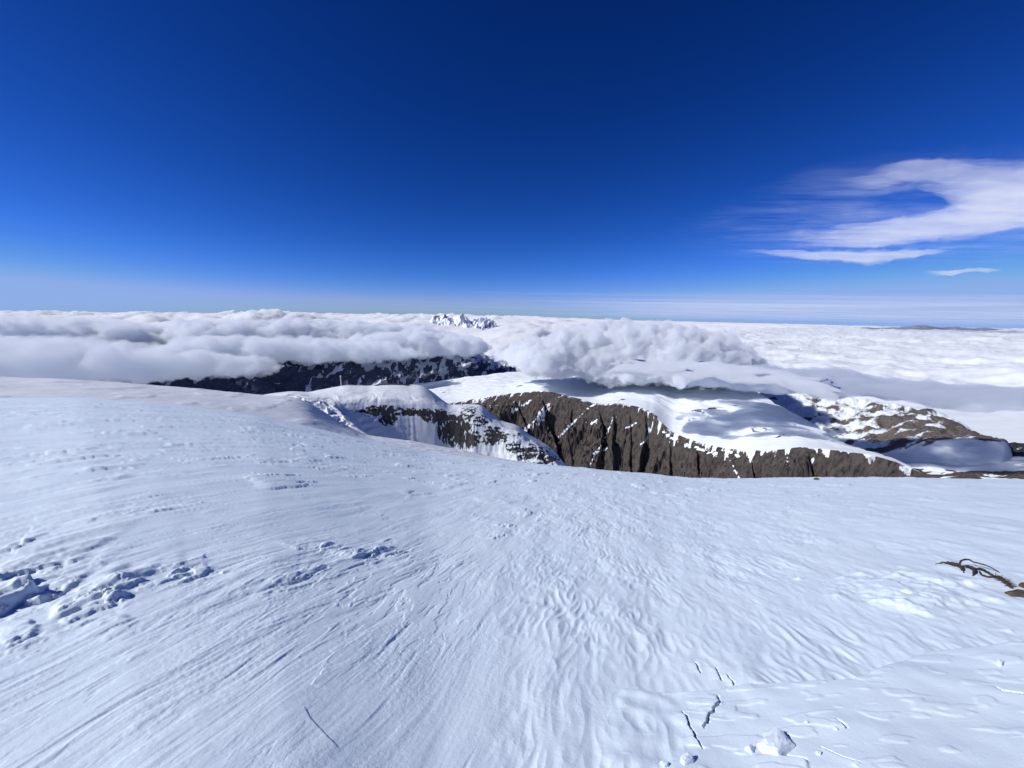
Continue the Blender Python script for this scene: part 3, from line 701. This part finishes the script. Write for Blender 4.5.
cirrus('broad upper wisp of cirrus fanning out towards the frame edge', [(806, 206), (850, 201), (883, 196), (917, 192), (943, 200), (963, 215), (1000, 236), (1060, 226)],
       [(806, 194), (840, 176), (883, 163), (950, 154), (1024, 150), (1060, 148)], 6000, 900, 401)
cirrus('long pale wisp of cirrus tapering to a point, below the broad wisp', [(735, 240), (800, 249), (860, 249), (923, 244), (976, 241), (1060, 220)],
       [(735, 236), (800, 227), (870, 222), (916, 214), (960, 199), (1000, 186), (1060, 180)], 6000, 900, 411)
cirrus('thin curved cirrus streak, underneath the tapering wisp', [(712, 251), (747, 253.5), (800, 259), (857, 262), (910, 258), (985, 246)],
       [(712, 246), (747, 248), (800, 250.5), (857, 252.5), (910, 251), (985, 240)], 6000, 900, 421)
cirrus('tiny thin cirrus dash, low above the pale horizon veil', [(912, 276), (950, 275.5), (1010, 271)], [(912, 271), (950, 270), (1010, 266)], 6000, 500, 431)

cirrus('faint milky haze of high cloud spreading around the cirrus wisps', [(620, 262), (700, 264), (800, 270), (1100, 268)], [(620, 236), (700, 205), (800, 165), (900, 144), (1100, 138)], 6100, 150, 451, 0.0002)

# pale veil low over the right horizon
A_, R_ = polar(420, 1250, 420, 12000, 250000, 320)
xx, yy = R_ * np.sin(A_), R_ * np.cos(A_)
fr = (R_ - 12000) / 238000
th = 110 * np.clip(ss(0, 0.12, fr) * ss(R(-8), R(28), A_) * 1.1 + 1.3 * fbm(xx / 30000, yy / 6000, 5, 441, 0.6) - 0.3, 0, None) * ss(1, 0.45, fr) * ss(-0.01, 0.13, fr) * (22000 / R_) ** 0.55
o = cloud_mesh('cloud_veil', A_, R_, 950.0 - R_ ** 2 / 12.74e6, th / 2, th / 2, mat_cloud('thin_veil', 0.00022))
tag(o, 'very thin pale veil of cloud low over the horizon', 'clouds', kind='stuff')

# ------------------------------------------------------------------ small things on the snow
import bmesh
from mathutils import noise as mn
M_block = mat_plain('snow_block', (0.645, 0.735, 0.84), (0.705, 0.785, 0.87), 30.0, 0.55, 0.3)
M_rock = mat_plain('bare_rock', (0.035, 0.028, 0.022), (0.12, 0.095, 0.07), 25.0)
M_stem = mat_plain('dead_stem', (0.022, 0.018, 0.016), (0.075, 0.058, 0.045), 60.0)
M_straw = mat_plain('straw', (0.07, 0.05, 0.03), (0.20, 0.15, 0.085), 60.0)
M_mast = mat_plain('galvanised_steel', (0.55, 0.56, 0.58), (0.68, 0.69, 0.71), 3.0, 0.5, 0.05)

def on_snow(px, py):
    p = ground(px, py); z = float(near_z(np.array([p[0]]), np.array([p[1]]))[0])
    return Vector((float(p[0]), float(p[1]), z))

def hull(name, loc, size, seed, mat, label, cat, group=None, sharp=0.85, rot=0, nse=0.16):
    rnd = random.Random(seed); bm = bmesh.new()
    for _ in range(26):
        v = Vector((rnd.uniform(-1, 1), rnd.uniform(-1, 1), rnd.uniform(-1, 1)))
        v = v / max(max(abs(v.x), abs(v.y), abs(v.z)), .01) * rnd.uniform(sharp, 1)
        if v.z > 0: v.x *= 0.72; v.y *= 0.72
        bm.verts.new(v)
    g = bmesh.ops.convex_hull(bm, input=bm.verts)
    bmesh.ops.delete(bm, geom=list({q for q in g['geom_interior'] if isinstance(q, bmesh.types.BMVert)}), context='VERTS')
    bmesh.ops.triangulate(bm, faces=bm.faces)
    bmesh.ops.subdivide_edges(bm, edges=bm.edges, cuts=3, use_grid_fill=True)
    for _ in range(1): bmesh.ops.smooth_vert(bm, verts=bm.verts, factor=0.5, use_axis_x=True, use_axis_y=True, use_axis_z=True)
    for v in bm.verts:
        v.co += v.co.normalized() * nse * (mn.fractal(v.co * 2.2 + Vector((seed, 0, 0)), 0.8, 2.0, 4))
    for v in bm.verts: v.co = Vector((v.co.x * size[0], v.co.y * size[1], v.co.z * size[2]))
    me = bpy.data.meshes.new(name); bm.to_mesh(me); bm.free()
    me.materials.append(mat)
    o = bpy.data.objects.new(name, me); COL.objects.link(o)
    o.location = loc; o.rotation_euler = (rnd.uniform(-.15, .15), rnd.uniform(-.15, .15), rot)
    return tag(o, label, cat, group)

def block(px, py, size, seed, label, rot=0.0, lift=0.3):
    p = on_snow(px, py); p.z += size[2] * (lift - 0.22)
    return hull('snow_block', p, size, seed, M_block, label, 'snow block', 'broken blocks of wind crust', rot=rot)

block(779, 750, (0.115, 0.085, 0.036), 11, 'largest broken snow block, a pale wedge above a dark crack', 0.5)
block(751, 752, (0.030, 0.022, 0.020), 12, 'small rounded snow lump touching the largest wedge block', 0.2)
block(687, 765, (0.045, 0.030, 0.025), 13, 'angular snow block on the bottom edge, beside a smaller cube', 0.3)
block(665, 768, (0.022, 0.022, 0.020), 14, 'small cube of snow on the bottom edge, beside an angular block', 0.1)
block(999, 668, (0.045, 0.020, 0.022), 15, 'brilliant white sunlit snow flake on the smooth slab', 0.6)
block(818, 757, (0.018, 0.014, 0.012), 16, 'little snow crumb just right of the largest wedge block', 0.6)
block(806, 727, (0.012, 0.010, 0.010), 17, 'tiny snow crumb uphill of the largest wedge block', 0.1)
block(835, 733, (0.012, 0.010, 0.009), 18, 'tiny snow crumb at the end of the short curved crack', 0.9)

def tube(name, pts, rad, mat, parent, seg=7):
    bm = bmesh.new(); rings = []
    n = len(pts)
    for i, p in enumerate(pts):
        d = (pts[min(i + 1, n - 1)] - pts[max(i - 1, 0)]).normalized()
        a = d.cross(Vector((0.13, 0.2, 1))).normalized(); b = d.cross(a)
        r = rad[i]
        rings.append([bm.verts.new(p + (a * math.cos(t) + b * math.sin(t)) * r * random.uniform(.82, 1.15)) for t in [2 * math.pi * k / seg for k in range(seg)]])
    for q, w_ in zip(rings, rings[1:]):
        for k in range(seg): bm.faces.new((q[k], q[(k + 1) % seg], w_[(k + 1) % seg], w_[k]))
    bm.faces.new(rings[0][::-1]); bm.faces.new(rings[-1])
    me = bpy.data.meshes.new(name); bm.to_mesh(me); bm.free()
    for q in me.polygons: q.use_smooth = True
    me.materials.append(mat); o = bpy.data.objects.new(name, me); COL.objects.link(o); o.parent = parent
    return o

plant = bpy.data.objects.new('dead_plant', None); COL.objects.link(plant)
base = on_snow(972, 572); plant.location = base
tag(plant, 'dark dead plant with arching stems poking through the snow mound', 'plant')
def stem(pxs, r0, lifts, jit=0.006):
    ctl = [on_snow(x, y) + Vector((0, 0, l)) - base for (x, y), l in zip(pxs, lifts)]
    P_ = []; rr = []
    m = len(ctl) - 1
    for i in range(m * 4 + 1):
        t = i / 4; k = min(int(t), m - 1); f = t - k
        p0 = ctl[max(k - 1, 0)]; p1 = ctl[k]; p2 = ctl[k + 1]; p3 = ctl[min(k + 2, m)]
        P_.append(0.5 * ((2 * p1) + (p2 - p0) * f + (2 * p0 - 5 * p1 + 4 * p2 - p3) * f * f + (3 * p1 - p0 - 3 * p2 + p3) * f ** 3) + Vector([random.uniform(-jit, jit) for _ in range(3)]))
        u = i / (m * 4); rr.append(0.78 * np.interp(u, np.linspace(0, 1, len(r0)), r0))
    return tube('stem', P_, rr, M_stem, plant)
stem([(935, 564), (941, 564), (947, 564)], [.006, .010, .012], [0, .012, .01])
stem([(945, 564), (952, 566), (960, 569), (964, 573)], [.012, .032, .026, .008], [.01, .02, .02, 0])
stem([(958, 568), (960, 566), (966, 565), (974, 567), (986, 569), (999, 573)], [.009, .012, .012, .010, .009, .005], [.0, .06, .075, .06, .04, .01], .004)
stem([(960, 568), (968, 569), (974, 572), (973, 576)], [.010, .020, .024, .010], [.01, .025, .02, 0])
stem([(971, 569), (980, 571), (988, 574), (996, 577)], [.012, .018, .016, .010], [.01, .02, .02, .01])
stem([(979, 572), (984, 577), (995, 578)], [.010, .013, .010], [.01, .01, .01])
stem([(994, 577), (1002, 581), (1012, 588)], [.012, .030, .014], [.01, .02, 0])
bm = bmesh.new(); rnd = random.Random(5)
for k in range(90):
    f = rnd.random(); p = on_snow(994 + 18 * f + rnd.uniform(-2, 2), 577 + 10 * f + rnd.uniform(-2, 2)) - base
    d = Vector((rnd.uniform(.2, 1), rnd.uniform(-.6, .3), rnd.uniform(.1, .6))).normalized() * rnd.uniform(.04, .10)
    s_ = d.cross(Vector((0, 0, 1))).normalized() * .003
    v = [bm.verts.new(p - s_), bm.verts.new(p + s_), bm.verts.new(p + d * .6 + s_ * .7), bm.verts.new(p + d * .6 - s_ * .7), bm.verts.new(p + d + Vector((0, 0, -.015)))]
    bm.faces.new(v[:4]); bm.faces.new((v[3], v[2], v[4]))
me = bpy.data.meshes.new('grass_tuft'); bm.to_mesh(me); bm.free(); me.materials.append(M_straw)
o = bpy.data.objects.new('grass_tuft', me); COL.objects.link(o); o.parent = plant

p = on_snow(1022, 595); hull('rock', p + Vector((0, 0, .01)), (.13, .06, .04), 31, M_rock, 'flat brown rock bared in the snow below the dead plant', 'rock', nse=.2, rot=-.1)
p = on_snow(1027, 587); hull('rock', p + Vector((0, 0, .01)), (.06, .05, .035), 32, M_rock, 'small dark stone beside the end of the dead plant', 'rock', nse=.2)
p = on_snow(817, 479.4); hull('rock', p + Vector((0, 0, .03)), (.20, .12, .10), 33, M_rock, 'lone little stone on the crest of the snow slope', 'rock', nse=.2)

# slim mast on the knoll
b_ = at(341.3, 387.6, 640)
mast = bpy.data.objects.new('mast', None); COL.objects.link(mast); mast.location = b_
tag(mast, 'slim pale mast standing at the end of the snowy knoll', 'mast')
tube('pole', [Vector((0, 0, -3)), Vector((0, 0, 9)), Vector((0, 0, 18.5))], [.75, .6, .45], M_mast, mast, 10)
tube('crossarm', [Vector((-1.6, 0, 17.2)), Vector((0, 0, 17.5)), Vector((1.6, 0, 17.2))], [.22, .3, .22], M_mast, mast, 8)
